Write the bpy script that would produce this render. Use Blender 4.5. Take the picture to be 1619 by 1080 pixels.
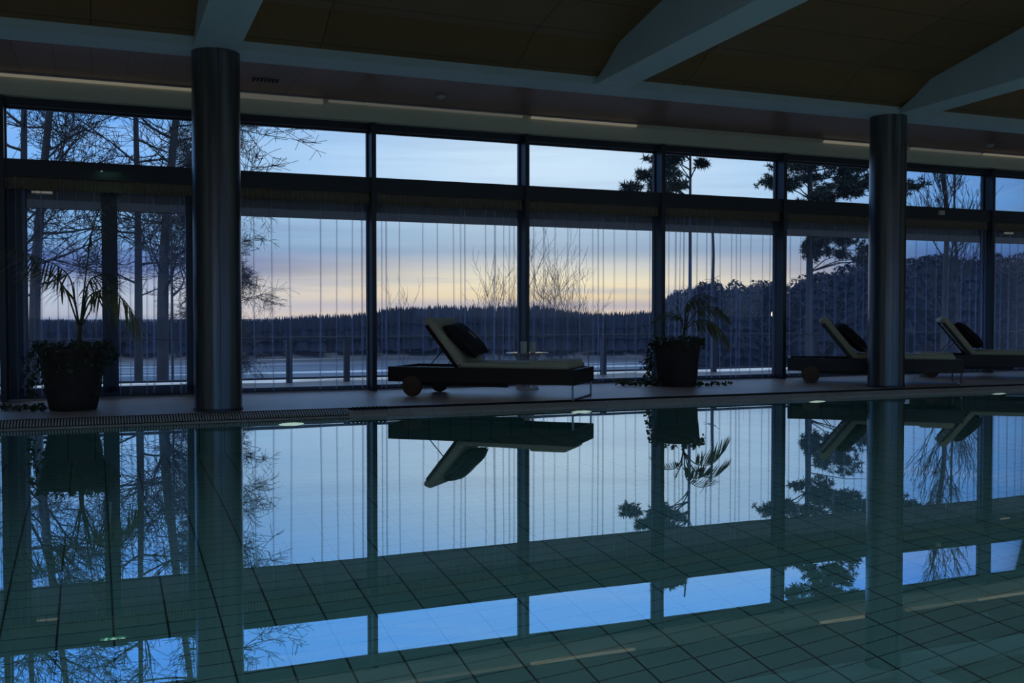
import bpy, bmesh, math, random
from mathutils import Vector, Matrix
for o in list(bpy.data.objects): bpy.data.objects.remove(o, do_unlink=True)
S = bpy.context.scene
PI = math.pi
COL = S.collection

# ------------------------------------------------------------------ camera
cam_d = bpy.data.cameras.new('camera'); cam = bpy.data.objects.new('camera', cam_d); COL.objects.link(cam)
cam_d.sensor_width = 36; cam_d.lens = 36*1600/1619; cam_d.clip_end = 3000
cam.location = (0, 0, 1.0); YAW = 0.392; PITCH = -0.0269
cam.rotation_euler = (PI/2+PITCH, 0, -YAW)
S.camera = cam
S.view_settings.view_transform = 'Standard'; S.view_settings.look = 'None'
S.view_settings.gamma = 1; S.view_settings.use_curve_mapping = False
S.view_settings.exposure = 0.08
try:
    S.cycles.transparent_max_bounces = 32; S.cycles.max_bounces = 10; S.cycles.caustics_refractive = True
except Exception: pass

# ------------------------------------------------------------------ sky (dusk, low cloud banks, glow where the sun went down)
W = bpy.data.worlds.new('dusk_sky'); S.world = W; W.use_nodes = True
nt = W.node_tree; nt.nodes.clear(); N = nt.nodes; Lk = nt.links
def wn(t, **k):
    n = N.new(t)
    for a, b in k.items(): setattr(n, a, b)
    return n
def wmath(op, a, b=None, c=None, clamp=False):
    n = wn('ShaderNodeMath', operation=op, use_clamp=clamp)
    for i, v in enumerate((a, b, c)):
        if v is None: continue
        if isinstance(v, (int, float)): n.inputs[i].default_value = v
        else: Lk.new(v, n.inputs[i])
    return n.outputs[0]
tc = wn('ShaderNodeTexCoord'); sep = wn('ShaderNodeSeparateXYZ'); Lk.new(tc.outputs['Generated'], sep.inputs[0])
X_, Y_, Z_ = sep.outputs
el = wmath('MULTIPLY', wmath('ARCSINE', Z_), 180/PI)          # elevation in degrees
az = wmath('MULTIPLY', wmath('ARCTAN2', X_, Y_), 180/PI)      # azimuth in degrees from the window normal
dz = wmath('SUBTRACT', az, 25.0)
glow = wmath('EXPONENT', wmath('MULTIPLY', wmath('POWER', wmath('DIVIDE', dz, 15.0), 2.0), -1.0))
tel = wmath('DIVIDE', el, 40.0, clamp=True)
def ramp(stops):
    r = wn('ShaderNodeValToRGB'); e = r.color_ramp.elements
    while len(e) < len(stops): e.new(0.5)
    for x, (p, c) in zip(e, sorted(stops)): x.position = p/40; x.color = (*c, 1)
    Lk.new(tel, r.inputs[0]); return r.outputs[0]
away = ramp([(0,(.62,.55,.56)),(1.0,(.66,.64,.66)),(1.7,(.48,.48,.58)),(2.4,(.10,.15,.37)),(3.0,(.13,.20,.44)),(3.9,(.24,.43,.68)),(6,(.34,.57,.84)),(7.5,(.28,.52,.84)),
             (10,(.20,.45,.83)),(15,(.15,.50,1.22)),(22,(.13,.50,1.35)),(32,(.30,.52,.80)),(40,(.92,1.05,1.12))])
near = ramp([(0,(.92,.72,.52)),(.5,(.52,.46,.50)),(1.0,(1.0,.78,.46)),(1.8,(1.05,.90,.60)),(2.6,(.80,.77,.66)),(3.5,(.40,.50,.62)),(4.5,(.44,.59,.74)),(6,(.56,.72,.88)),(9,(.62,.79,.93)),
             (12,(.45,.67,.93)),(16,(.20,.55,1.22)),(22,(.14,.52,1.35)),(32,(.30,.52,.80)),(40,(.92,1.05,1.12))])
def wmix(f, a, b, bt='MIX'):
    n = wn('ShaderNodeMixRGB', blend_type=bt)
    for i, v in ((0, f), (1, a), (2, b)):
        if isinstance(v, (int, float)): n.inputs[i].default_value = v
        elif isinstance(v, tuple): n.inputs[i].default_value = (*v, 1)
        else: Lk.new(v, n.inputs[i])
    return n.outputs[0]
def wrange(v, a, b):
    n = wn('ShaderNodeMapRange', interpolation_type='SMOOTHSTEP'); n.inputs['From Min'].default_value = a; n.inputs['From Max'].default_value = b; Lk.new(v, n.inputs[0]); return n.outputs[0]
base = wmix(glow, away, near)
lowf = wmath('SUBTRACT', 1.0, wrange(el, 14.0, 24.0))
base = wmix(wmath('MULTIPLY', wrange(az, 37.0, 46.0), lowf), base, (.40,.62,.90), 'MULTIPLY')
base = wmix(wmath('MULTIPLY', wrange(az, 8.0, 2.0), lowf), base, (.78,.92,1.08), 'MULTIPLY')
comb = wn('ShaderNodeCombineXYZ'); Lk.new(wmath('MULTIPLY', az, 0.035), comb.inputs[0]); Lk.new(wmath('MULTIPLY', el, 0.60), comb.inputs[1])
nz = wn('ShaderNodeTexNoise'); nz.inputs['Scale'].default_value = 1.0; nz.inputs['Detail'].default_value = 6; nz.inputs['Roughness'].default_value = .62
Lk.new(comb.outputs[0], nz.inputs['Vector'])
mr = wn('ShaderNodeMapRange'); mr.inputs['From Min'].default_value = .50; mr.inputs['From Max'].default_value = .66
Lk.new(nz.outputs[0], mr.inputs[0])
lowband = wmath('SUBTRACT', 1.0, wmath('DIVIDE', el, 15.0, clamp=True))
cf = wmath('MULTIPLY', wmath('MULTIPLY', mr.outputs[0], lowband), .75)
cloud = wmix(cf, base, wmix(glow, (.17,.27,.50), (.38,.46,.62)))
mr2 = wn('ShaderNodeMapRange'); mr2.inputs['From Min'].default_value = .50; mr2.inputs['From Max'].default_value = .34
Lk.new(nz.outputs[0], mr2.inputs[0])
cloud = wmix(wmath('MULTIPLY', mr2.outputs[0], .12), cloud, (.85,.88,.95))
below = wmath('LESS_THAN', el, -0.4)
final = wmix(below, cloud, (.03,.04,.07))
bg = wn('ShaderNodeBackground'); Lk.new(final, bg.inputs[0]); bg.inputs[1].default_value = 1.0
out = wn('ShaderNodeOutputWorld'); Lk.new(bg.outputs[0], out.inputs[0])

# ------------------------------------------------------------------ helpers
def at(x, y, depth_y=None, z=None):
    """world point seen at a place of the photograph, on the plane Y=depth_y or Z=z"""
    fw = Vector((math.sin(YAW)*math.cos(PITCH), math.cos(YAW)*math.cos(PITCH), math.sin(PITCH)))
    r = Vector((math.cos(YAW), -math.sin(YAW), 0)); u = r.cross(fw)
    d = fw + r*((x-809.5)/1600) - u*((y-540)/1600)
    t = depth_y/d.y if depth_y is not None else (z-1.0)/d.z
    return Vector((0, 0, 1)) + d*t

def nodes(name):
    m = bpy.data.materials.new(name); m.use_nodes = True; t = m.node_tree
    b = t.nodes.get('Principled BSDF'); return m, t, b
def mat(name, col, rough=.6, metal=0, spec=.5, noise=None, nscale=8, bump=0, emit=None, estr=0, stretch=None, sheen=0):
    m, t, b = nodes(name)
    b.inputs['Base Color'].default_value = (*col, 1); b.inputs['Roughness'].default_value = rough
    b.inputs['Metallic'].default_value = metal; b.inputs['Specular IOR Level'].default_value = spec
    if sheen: b.inputs['Sheen Weight'].default_value = sheen
    if noise or bump:
        c = t.nodes.new('ShaderNodeTexCoord'); mp = t.nodes.new('ShaderNodeMapping'); n = t.nodes.new('ShaderNodeTexNoise')
        n.inputs['Scale'].default_value = nscale; n.inputs['Detail'].default_value = 5
        if stretch: mp.inputs['Scale'].default_value = stretch
        t.links.new(c.outputs['Object'], mp.inputs[0]); t.links.new(mp.outputs[0], n.inputs['Vector'])
        if noise:
            r = t.nodes.new('ShaderNodeValToRGB'); r.color_ramp.elements[0].position = .32; r.color_ramp.elements[1].position = .68
            r.color_ramp.elements[0].color = (*col, 1); r.color_ramp.elements[1].color = (*noise, 1)
            t.links.new(n.outputs[0], r.inputs[0]); t.links.new(r.outputs[0], b.inputs['Base Color'])
        if bump:
            bp = t.nodes.new('ShaderNodeBump'); bp.inputs['Strength'].default_value = bump; bp.inputs['Distance'].default_value = .01
            t.links.new(n.outputs[0], bp.inputs['Height']); t.links.new(bp.outputs[0], b.inputs['Normal'])
    if emit:
        b.inputs['Emission Color'].default_value = (*emit, 1); b.inputs['Emission Strength'].default_value = estr
    return m
def math_n(t, op, a, b=None, clamp=False):
    n = t.nodes.new('ShaderNodeMath'); n.operation = op; n.use_clamp = clamp
    for i, v in enumerate((a, b)):
        if v is None: continue
        if isinstance(v, (int, float)): n.inputs[i].default_value = v
        else: t.links.new(v, n.inputs[i])
    return n.outputs[0]
def grid_mat(name, col, joint, ax, bx, pa, pb, wa, wb, rough=.35, oa=0, ob=0, noise=.12, spec=.5):
    """tiles / boards: joints across two object axes at pitch pa, pb"""
    m, t, b = nodes(name)
    c = t.nodes.new('ShaderNodeTexCoord'); s = t.nodes.new('ShaderNodeSeparateXYZ'); t.links.new(c.outputs['Object'], s.inputs[0])
    def line(axis, p, w, off):
        if not p: return None
        v = math_n(t, 'DIVIDE', math_n(t, 'ADD', s.outputs[axis], off+100*p), p)
        fr = math_n(t, 'FRACT', v)
        return math_n(t, 'LESS_THAN', fr, w/p), math_n(t, 'FLOOR', v)
    la = line(ax, pa, wa, oa); lb = line(bx, pb, wb, ob)
    j = la[0] if lb is None else math_n(t, 'MAXIMUM', la[0], lb[0])
    cb = t.nodes.new('ShaderNodeCombineXYZ'); t.links.new(la[1], cb.inputs[0])
    if lb: t.links.new(lb[1], cb.inputs[1])
    wnz = t.nodes.new('ShaderNodeTexWhiteNoise'); t.links.new(cb.outputs[0], wnz.inputs['Vector'])
    nn = t.nodes.new('ShaderNodeTexNoise'); nn.inputs['Scale'].default_value = 3; nn.inputs['Detail'].default_value = 4
    t.links.new(c.outputs['Object'], nn.inputs['Vector'])
    k = math_n(t, 'ADD', math_n(t, 'MULTIPLY', wnz.outputs['Value'], noise), math_n(t, 'MULTIPLY', nn.outputs[0], noise))
    k = math_n(t, 'ADD', k, 1-noise)
    mul = t.nodes.new('ShaderNodeVectorMath'); mul.operation = 'SCALE'; mul.inputs[0].default_value = col
    t.links.new(k, mul.inputs['Scale'])
    mx = t.nodes.new('ShaderNodeMixRGB'); t.links.new(j, mx.inputs[0]); t.links.new(mul.outputs[0], mx.inputs[1]); mx.inputs[2].default_value = (*joint, 1)
    t.links.new(mx.outputs[0], b.inputs['Base Color']); b.inputs['Roughness'].default_value = rough; b.inputs['Specular IOR Level'].default_value = spec
    return m

M = {}
M['steel'] = mat('brushed_steel', (.16,.165,.17), .30, .9, noise=(.19,.195,.2), nscale=6, stretch=(8,8,.3))
M['frame'] = mat('dark_window_frame', (.042,.048,.062), .38, .0, spec=.5)
M['white_paint'] = mat('white_painted_concrete', (.46,.56,.58), .55, noise=(.50,.60,.62), nscale=2)
M['bulkhead'] = mat('cream_plaster', (.66,.62,.48), .6, noise=(.70,.65,.50), nscale=2)
M['wood_ceiling'] = grid_mat('ceiling_wood_panels', (.20,.105,.035), (.04,.022,.01), 1, 0, .56, 2.05, .010, .010, rough=.5, oa=.30, noise=.2)
M['wood_soffit'] = grid_mat('red_brown_soffit_boards', (.21,.080,.052), (.05,.02,.015), 0, 1, .34, 0, .010, 0, rough=.4, noise=.25)
M['deck'] = grid_mat('deck_floor_tiles', (.52,.38,.32), (.34,.26,.23), 0, 1, .30, .30, .004, .004, rough=.45, noise=.10)
M['coping'] = grid_mat('coping_tiles', (.46,.42,.38), (.15,.15,.15), 0, 1, .244, 0, .005, 0, rough=.4)
M['grate'] = mat('pale_plastic_grating', (.5,.48,.45), .5)
M['black'] = mat('black_gap', (.006,.006,.007), .8)
M['tile_floor'] = grid_mat('pool_floor_tiles', (.36,.55,.57), (.025,.055,.06), 0, 1, .262, .131, .011, .007, rough=.4, oa=.19, ob=-.003, noise=.06)
M['tile_wall'] = grid_mat('pool_wall_tiles', (.42,.64,.66), (.03,.07,.075), 0, 2, .222, .111, .007, .006, rough=.4, noise=.08)
M['wall'] = mat('room_wall_paint', (.30,.31,.30), .7, noise=(.34,.35,.34), nscale=1.5)
M['dark_wood'] = mat('dark_stained_wood', (.020,.012,.009), .45, noise=(.038,.022,.016), nscale=9, stretch=(.6,8,8), bump=.1)
M['wheel_wood'] = mat('brown_wooden_wheel', (.10,.052,.028), .5, noise=(.14,.075,.04), nscale=14)
M['hub'] = mat('dull_metal_hub', (.12,.08,.05), .5, .3)
M['leg'] = mat('dark_chrome_leg', (.30,.30,.31), .2, 1)
M['chrome'] = mat('chrome', (.6,.6,.62), .15, 1)
M['mattress'] = mat('olive_beige_mattress_fabric', (.50,.46,.32), .85, noise=(.57,.52,.36), nscale=40, bump=.2)
M['cushion'] = mat('black_brown_cushion_fabric', (.018,.012,.014), .85, noise=(.028,.018,.02), nscale=60, bump=.2)
M['thread'] = mat('pale_embroidery_thread', (.55,.53,.50), .7)
M['pot'] = mat('dark_rough_clay', (.030,.024,.022), .85, noise=(.055,.042,.036), nscale=22, bump=.6)
M['soil'] = mat('potting_soil', (.02,.014,.01), .95, noise=(.035,.025,.018), nscale=60, bump=.6)
M['palm'] = mat('palm_leaflets', (.12,.15,.07), .5, noise=(.20,.21,.11), nscale=5)
M['stem'] = mat('palm_stems', (.09,.10,.045), .6, noise=(.06,.06,.03), nscale=15)
M['ivy'] = mat('ivy_leaves', (.030,.050,.026), .5, noise=(.075,.10,.05), nscale=12)
M['candle'] = mat('greenish_grey_candle_wax', (.70,.76,.62), .5)
M['table_top'] = mat('polished_pale_glass_top', (.55,.58,.62), .08, .0, spec=1.0)
M['wick'] = mat('candle_wick', (.02,.02,.02), .9)
M['wire'] = mat('pale_painted_wire', (.75,.70,.70), .4, 0)
M['bark'] = mat('dark_bark', (.026,.028,.034), .9, noise=(.045,.045,.05), nscale=7, stretch=(1,1,.3))
M['twig'] = mat('dark_twigs', (.022,.022,.026), .9)
M['needle'] = mat('dark_pine_needles', (.016,.028,.026), .8, noise=(.028,.045,.038), nscale=3)
M['spruce'] = mat('haze_blue_spruce_needles', (.010,.017,.036), 1, noise=(.014,.022,.046), nscale=1)  # needle colour carries the blue of the distance haze
M['rail'] = mat('grey_blue_metal_rail', (.025,.032,.048), .5)
M['boards'] = grid_mat('terrace_boards', (.07,.075,.09), (.02,.02,.025), 1, 0, .14, 0, .008, 0, rough=.5)
M['snow'] = mat('old_snow', (.75,.80,.88), .7, noise=(.65,.72,.84), nscale=2)
M['ground'] = mat('patchy_winter_ground', (.055,.06,.07), .9, noise=(.09,.10,.13), nscale=.7)
M['canopy'] = mat('canopy_grey', (.16,.16,.16), .7, noise=(.19,.19,.18), nscale=2)
M['plastic'] = mat('white_plastic', (.42,.40,.40), .5)
M['strip'] = mat('warm_light_strip', (.5,.45,.35), .5, emit=(1,.88,.64), estr=.13)
M['strip_dim'] = mat('dim_light_strip', (.42,.40,.33), .5, emit=(1,.92,.74), estr=.06)
M['alu'] = mat('brushed_aluminium_profile', (.45,.46,.48), .35, .5)
M['heading'] = mat('curtain_heading_tape', (.17,.14,.10), .9, noise=(.24,.20,.14), nscale=30, stretch=(3,1,.4), bump=.3)
M['lamp'] = mat('warm_lit_lamp_glass', (.9,.8,.6), .5, emit=(1,.72,.35), estr=4)
M['green_sign'] = mat('green_lit_sign', (.02,.2,.1), .5, emit=(.04,.42,.22), estr=.5)
M['sign_white'] = mat('white_lit_pictogram', (.8,.9,.85), .5, emit=(.7,1,.85), estr=.6)
M['pool_lamp'] = mat('underwater_lamp_glass', (.9,.9,.8), .4, emit=(.90,1,.85), estr=2.2)

def water_mat():
    m = bpy.data.materials.new('calm_pool_water'); m.use_nodes = True; t = m.node_tree; t.nodes.clear()
    o = t.nodes.new('ShaderNodeOutputMaterial'); g = t.nodes.new('ShaderNodeBsdfGlossy'); r = t.nodes.new('ShaderNodeBsdfRefraction')
    g.inputs['Roughness'].default_value = 0.0; r.inputs['Roughness'].default_value = 0.0; r.inputs['IOR'].default_value = 1.333
    r.inputs['Color'].default_value = (.72,.93,.92,1); g.inputs['Color'].default_value = (.92,.98,1,1)
    f = t.nodes.new('ShaderNodeFresnel'); f.inputs['IOR'].default_value = 1.333
    fp = math_n(t, 'POWER', f.outputs[0], .38)
    mx = t.nodes.new('ShaderNodeMixShader'); t.links.new(fp, mx.inputs[0]); t.links.new(r.outputs[0], mx.inputs[1]); t.links.new(g.outputs[0], mx.inputs[2])
    c = t.nodes.new('ShaderNodeTexCoord'); n = t.nodes.new('ShaderNodeTexNoise'); n.inputs['Scale'].default_value = 1.1; n.inputs['Detail'].default_value = 1
    b = t.nodes.new('ShaderNodeBump'); b.inputs['Strength'].default_value = .03; b.inputs['Distance'].default_value = .02
    t.links.new(c.outputs['Object'], n.inputs['Vector']); t.links.new(n.outputs[0], b.inputs['Height'])
    for s in (g, r): t.links.new(b.outputs[0], s.inputs['Normal'])
    t.links.new(mx.outputs[0], o.inputs[0]); return m
M['water'] = water_mat()
def glass_mat():
    m = bpy.data.materials.new('window_glass'); m.use_nodes = True; t = m.node_tree; t.nodes.clear()
    o = t.nodes.new('ShaderNodeOutputMaterial'); g = t.nodes.new('ShaderNodeBsdfGlossy'); r = t.nodes.new('ShaderNodeBsdfTransparent')
    g.inputs['Roughness'].default_value = 0.01; r.inputs['Color'].default_value = (.97,.985,1,1)
    f = t.nodes.new('ShaderNodeFresnel'); f.inputs['IOR'].default_value = 1.3
    mx = t.nodes.new('ShaderNodeMixShader'); t.links.new(f.outputs[0], mx.inputs[0]); t.links.new(r.outputs[0], mx.inputs[1]); t.links.new(g.outputs[0], mx.inputs[2])
    t.links.new(mx.outputs[0], o.inputs[0]); return m
M['glass'] = glass_mat()
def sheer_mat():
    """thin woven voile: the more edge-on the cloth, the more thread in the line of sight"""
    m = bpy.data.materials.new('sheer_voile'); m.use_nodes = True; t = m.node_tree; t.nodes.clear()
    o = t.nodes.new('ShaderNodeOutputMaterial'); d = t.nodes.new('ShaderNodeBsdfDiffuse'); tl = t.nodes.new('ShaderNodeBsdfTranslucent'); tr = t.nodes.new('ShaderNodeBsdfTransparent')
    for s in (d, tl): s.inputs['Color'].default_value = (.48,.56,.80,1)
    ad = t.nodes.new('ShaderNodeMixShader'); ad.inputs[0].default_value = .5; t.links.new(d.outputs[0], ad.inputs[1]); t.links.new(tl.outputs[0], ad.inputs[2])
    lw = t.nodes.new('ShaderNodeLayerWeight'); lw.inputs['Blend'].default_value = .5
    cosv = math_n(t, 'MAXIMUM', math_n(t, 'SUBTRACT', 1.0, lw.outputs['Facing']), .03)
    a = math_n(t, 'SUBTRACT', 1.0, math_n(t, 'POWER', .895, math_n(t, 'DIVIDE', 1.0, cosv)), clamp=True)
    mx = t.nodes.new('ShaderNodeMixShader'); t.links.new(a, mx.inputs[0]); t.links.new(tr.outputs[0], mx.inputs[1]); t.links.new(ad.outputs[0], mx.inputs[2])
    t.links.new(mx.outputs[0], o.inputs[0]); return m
M['sheer'] = sheer_mat()
def ice_mat():
    m, t, b = nodes('lake_ice_with_melt_water')
    c = t.nodes.new('ShaderNodeTexCoord'); mp = t.nodes.new('ShaderNodeMapping'); mp.inputs['Scale'].default_value = (.004,.11,1)
    n = t.nodes.new('ShaderNodeTexNoise'); n.inputs['Scale'].default_value = 1; n.inputs['Detail'].default_value = 6
    t.links.new(c.outputs['Object'], mp.inputs[0]); t.links.new(mp.outputs[0], n.inputs['Vector'])
    r = t.nodes.new('ShaderNodeValToRGB'); e = r.color_ramp.elements; e[0].position = .50; e[1].position = .60
    e[0].color = (.04,.06,.10,1); e[1].color = (.42,.50,.62,1); t.links.new(n.outputs[0], r.inputs[0])
    t.links.new(r.outputs[0], b.inputs['Base Color']); b.inputs['Roughness'].default_value = .5; b.inputs['Specular IOR Level'].default_value = .2
    return m
M['ice'] = ice_mat()

class MB:
    def __init__(s): s.v = []; s.f = []
    def add(s, vs, fs):
        o = len(s.v); s.v += [tuple(v) for v in vs]; s.f += [tuple(i+o for i in f) for f in fs]
    def box(s, x0, x1, y0, y1, z0, z1):
        s.add([(x0,y0,z0),(x1,y0,z0),(x1,y1,z0),(x0,y1,z0),(x0,y0,z1),(x1,y0,z1),(x1,y1,z1),(x0,y1,z1)],
              [(3,2,1,0),(4,5,6,7),(0,1,5,4),(1,2,6,5),(2,3,7,6),(3,0,4,7)])
    def tube(s, pts, rads, n=6, cap=True):
        P = [Vector(p) for p in pts]; R = rads if isinstance(rads, (list, tuple)) else [rads]*len(P)
        o = len(s.v); up = Vector((0, 0, 1)) if abs((P[-1]-P[0]).normalized().z) < .9 else Vector((1, 0, 0))
        for i, p in enumerate(P):
            d = (P[min(i+1, len(P)-1)]-P[max(i-1, 0)])
            d = d.normalized() if d.length > 1e-9 else Vector((0, 0, 1))
            a = d.cross(up)
            if a.length < 1e-4: a = d.cross(Vector((0, 1, 0)))
            a.normalize(); b = d.cross(a)
            for k in range(n):
                q = p + (a*math.cos(2*PI*k/n) + b*math.sin(2*PI*k/n))*R[i]; s.v.append(tuple(q))
        for i in range(len(P)-1):
            for k in range(n):
                k2 = (k+1) % n; s.f.append((o+i*n+k, o+i*n+k2, o+(i+1)*n+k2, o+(i+1)*n+k))
        if cap:
            s.f.append(tuple(o+k for k in range(n))[::-1]); s.f.append(tuple(o+(len(P)-1)*n+k for k in range(n)))
    def lathe(s, prof, n=32, c=(0,0,0), axis='z', jitter=None):
        o = len(s.v)
        for i, (r, z) in enumerate(prof):
            for k in range(n):
                a = 2*PI*k/n; rr = r + (jitter(i, k) if jitter else 0); x, y = rr*math.cos(a), rr*math.sin(a)
                p = (x, y, z) if axis == 'z' else (x, z, y)
                s.v.append((p[0]+c[0], p[1]+c[1], p[2]+c[2]))
        for i in range(len(prof)-1):
            for k in range(n):
                k2 = (k+1) % n; s.f.append((o+i*n+k, o+i*n+k2, o+(i+1)*n+k2, o+(i+1)*n+k))
        s.f.append(tuple(o+k for k in range(n))[::-1]); s.f.append(tuple(o+(len(prof)-1)*n+k for k in range(n)))
    def prism(s, poly, x0, x1):          # polygon in (y, z) pushed along x
        n = len(poly); vs = [(x0, y, z) for y, z in poly]+[(x1, y, z) for y, z in poly]
        fs = [tuple(range(n))[::-1], tuple(range(n, 2*n))]+[(i, (i+1) % n, n+(i+1) % n, n+i) for i in range(n)]
        s.add(vs, fs)
    def build(s, name, m, parent=None, loc=None, smooth=False, bevel=0, fix=True):
        me = bpy.data.meshes.new(name); me.from_pydata(s.v, [], s.f); me.materials.append(m)
        if fix and len(s.f) < 60000:
            bm = bmesh.new(); bm.from_mesh(me); bmesh.ops.recalc_face_normals(bm, faces=bm.faces); bm.to_mesh(me); bm.free()
        if smooth:
            for p in me.polygons: p.use_smooth = True
        o = bpy.data.objects.new(name, me); COL.objects.link(o)
        if parent: o.parent = parent
        if loc is not None: o.location = loc
        if bevel:
            b = o.modifiers.new('bevel', 'BEVEL'); b.width = bevel; b.segments = 2; b.limit_method = 'ANGLE'
        if smooth and hasattr(me, 'set_sharp_from_angle'): me.set_sharp_from_angle(angle=math.radians(38))
        return o
def tag(o, label=None, cat=None, group=None, kind=None):
    if label: o['label'] = label
    if cat: o['category'] = cat
    if group: o['group'] = group
    if kind: o['kind'] = kind
    return o
def empty(name, loc=(0,0,0), rz=0):
    o = bpy.data.objects.new(name, None); COL.objects.link(o); o.location = loc; o.rotation_euler = (0, 0, rz); o.empty_display_size = .1; return o
def struct(o): o['kind'] = 'structure'; return o
def kids(o): return [c for c in bpy.data.objects if c.parent == o]
def copy_tree(o, parent=None):
    c = o.copy(); COL.objects.link(c)
    if parent: c.parent = parent
    for ch in kids(o): copy_tree(ch, c)
    return c

# ------------------------------------------------------------------ the room
DZ = .075                 # deck above water
XL, XR, YB = -9.0, 26.0, -5.2
EDGE = 9.70               # far waterline
# pool shell
p = MB(); p.box(XL, XR, .9, EDGE+.12, -2.15, -2.0); struct(p.build('floor_pool', M['tile_floor']))
p = MB(); p.box(XL, XR, EDGE, EDGE+.12, -2.0, -.002); struct(p.build('wall_pool_far', M['tile_wall']))
p = MB(); p.box(XL, XR, .78, .9, -2.0, .0); struct(p.build('wall_pool_near', M['tile_wall']))
p = MB(); p.add([(XL, .9, 0), (XR, .9, 0), (XR, EDGE, 0), (XL, EDGE, 0)], [(0, 1, 2, 3)])
w = p.build('pool_water', M['water']); tag(w, 'calm blue green pool water mirroring the windows and loungers', 'water', kind='stuff')
# sloped overflow lip with cross ribs, dark slot, deck
p = MB(); p.prism([(EDGE, -.002), (EDGE+.012, .012), (EDGE+.115, DZ-.020), (EDGE+.115, -.1), (EDGE, -.1)], XL, XR); struct(p.build('trim_1', M['coping']))
p = MB()
p.box(XL, XR, EDGE+.115, EDGE+.160, -.1, DZ-.035); p.box(XL, XR, EDGE+.160, EDGE+.165, -.1, DZ-.0015); p.prism([(EDGE+.008, .008), (EDGE+.02, .018), (EDGE+.115, DZ-.016), (EDGE+.115, DZ-.03)], -1.6, 2.3); struct(p.build('trim_2', M['black']))
g = MB(); x = -1.6
while x < 2.3:
    g.prism([(EDGE+.02, .016), (EDGE+.045, .044), (EDGE+.158, DZ-.006), (EDGE+.158, DZ-.020), (EDGE+.04, .012)], x, x+.014); x += .025
go = g.build('overflow_grating', M['grate']); tag(go, 'ribbed pale overflow grating along the pool edge below the left column', 'grating')
g = MB(); x = 2.36
while x < 2.72:
    g.prism([(EDGE+.08, .052), (EDGE+.158, DZ+.006), (EDGE+.158, DZ-.01)], x, x+.022); x += .04
go = g.build('drain_grating', M['black']); tag(go, 'short black drain grating at the pool edge left of the long lounger', 'grating')
p = MB(); p.box(XL, XR, EDGE+.165, 12.02, -.1, DZ); struct(p.build('floor', M['deck']))
p = MB(); p.box(XL, XR, YB, .78, -.1, DZ); struct(p.build('floor_near', M['deck']))
p = MB(); p.box(XL, XR, 12.02, 12.09, -.1, DZ+.012); struct(p.build('trim_3', M['alu']))
# ring beam, rafters, ceiling
def ceil_z(y):
    if y > 9.36: return 3.58+(9.87-y)/(9.87-9.36)*.24
    return 3.82+(9.36-y)*.215
RY = 3.2; ZR = ceil_z(RY)
p = MB()
SK0, SK1 = .2, 6.2      # unseen roof glazing added to light the room, between these
prof = [(9.87, 3.58), (9.62, 3.66), (9.36, 3.82), (SK1, ceil_z(SK1))]
p.prism(prof+[(y, z+.12) for y, z in prof[::-1]], XL, XR)
prof = [(-3.47, 3.58), (-3.22, 3.66), (-2.96, 3.82), (SK0, ceil_z(2*RY-SK0))]
p.prism(prof+[(y, z+.12) for y, z in prof[::-1]], XL, XR); struct(p.build('ceiling', M['wood_ceiling']))
sk = struct(empty('window_100', (0, RY, ZR)))
p = MB(); p.prism([(SK1-RY, ceil_z(SK1)-ZR+.06), (0, .06), (SK0-RY, ceil_z(2*RY-SK0)-ZR+.06), (SK0-RY, ceil_z(2*RY-SK0)-ZR+.07), (0, .07), (SK1-RY, ceil_z(SK1)-ZR+.07)], XL, XR); p.build('pane', M['glass'], sk)
p = MB()
for k in range(18):
    xx = XL+k*2.05; p.prism([(SK1-RY, ceil_z(SK1)-ZR), (0, 0), (SK0-RY, ceil_z(2*RY-SK0)-ZR), (SK0-RY, ceil_z(2*RY-SK0)-ZR+.06), (0, .06), (SK1-RY, ceil_z(SK1)-ZR+.06)], xx, xx+.06)
p.build('window_frame', M['white_paint'], sk)
p = MB(); p.box(XL, XR, 10.31, 12.1, 3.515, 3.6); struct(p.build('ceiling.001', M['wood_soffit']))
p = MB(); p.box(XL, XR, YB, -3.91, 3.515, 3.6); struct(p.build('ceiling.002', M['wood_soffit']))
rb = MB(); rb.box(XL, XR, 9.87, 10.31, 3.495, 3.72)
tag(rb.build('ring_beam', M['white_paint']), 'long pale painted beam running along the tops of the columns', 'beam')
rb = MB(); rb.box(XL, XR, -3.91, -3.47, 3.495, 3.72); struct(rb.build('trim_4', M['white_paint']))
raf_l = {-3: 'pale rafter at the far left out of the picture', 1: 'pale rafter meeting the head of the left column', 5: 'pale haunched rafter between the two columns',
         9: 'pale haunched rafter meeting the head of the right column', 13: 'pale rafter beyond the right column', 17: 'pale rafter furthest right'}
for k, cx in ((1, 1.09), (5, 5.27), (9, 9.50), (13, 13.6)):
    p = MB()
    pr = [(9.871, 3.497), (RY, 3.70), (-3.47, 3.50), (-3.47, 3.578), (-2.96, 3.818), (RY, ZR-.002), (9.36, 3.818), (9.63, 3.655), (9.871, 3.545)]
    p.prism(pr, cx-.205, cx+.205)
    tag(p.build('rafter', M['white_paint']), raf_l[k], 'rafter', 'pale rafters under the wooden ceiling')
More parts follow.
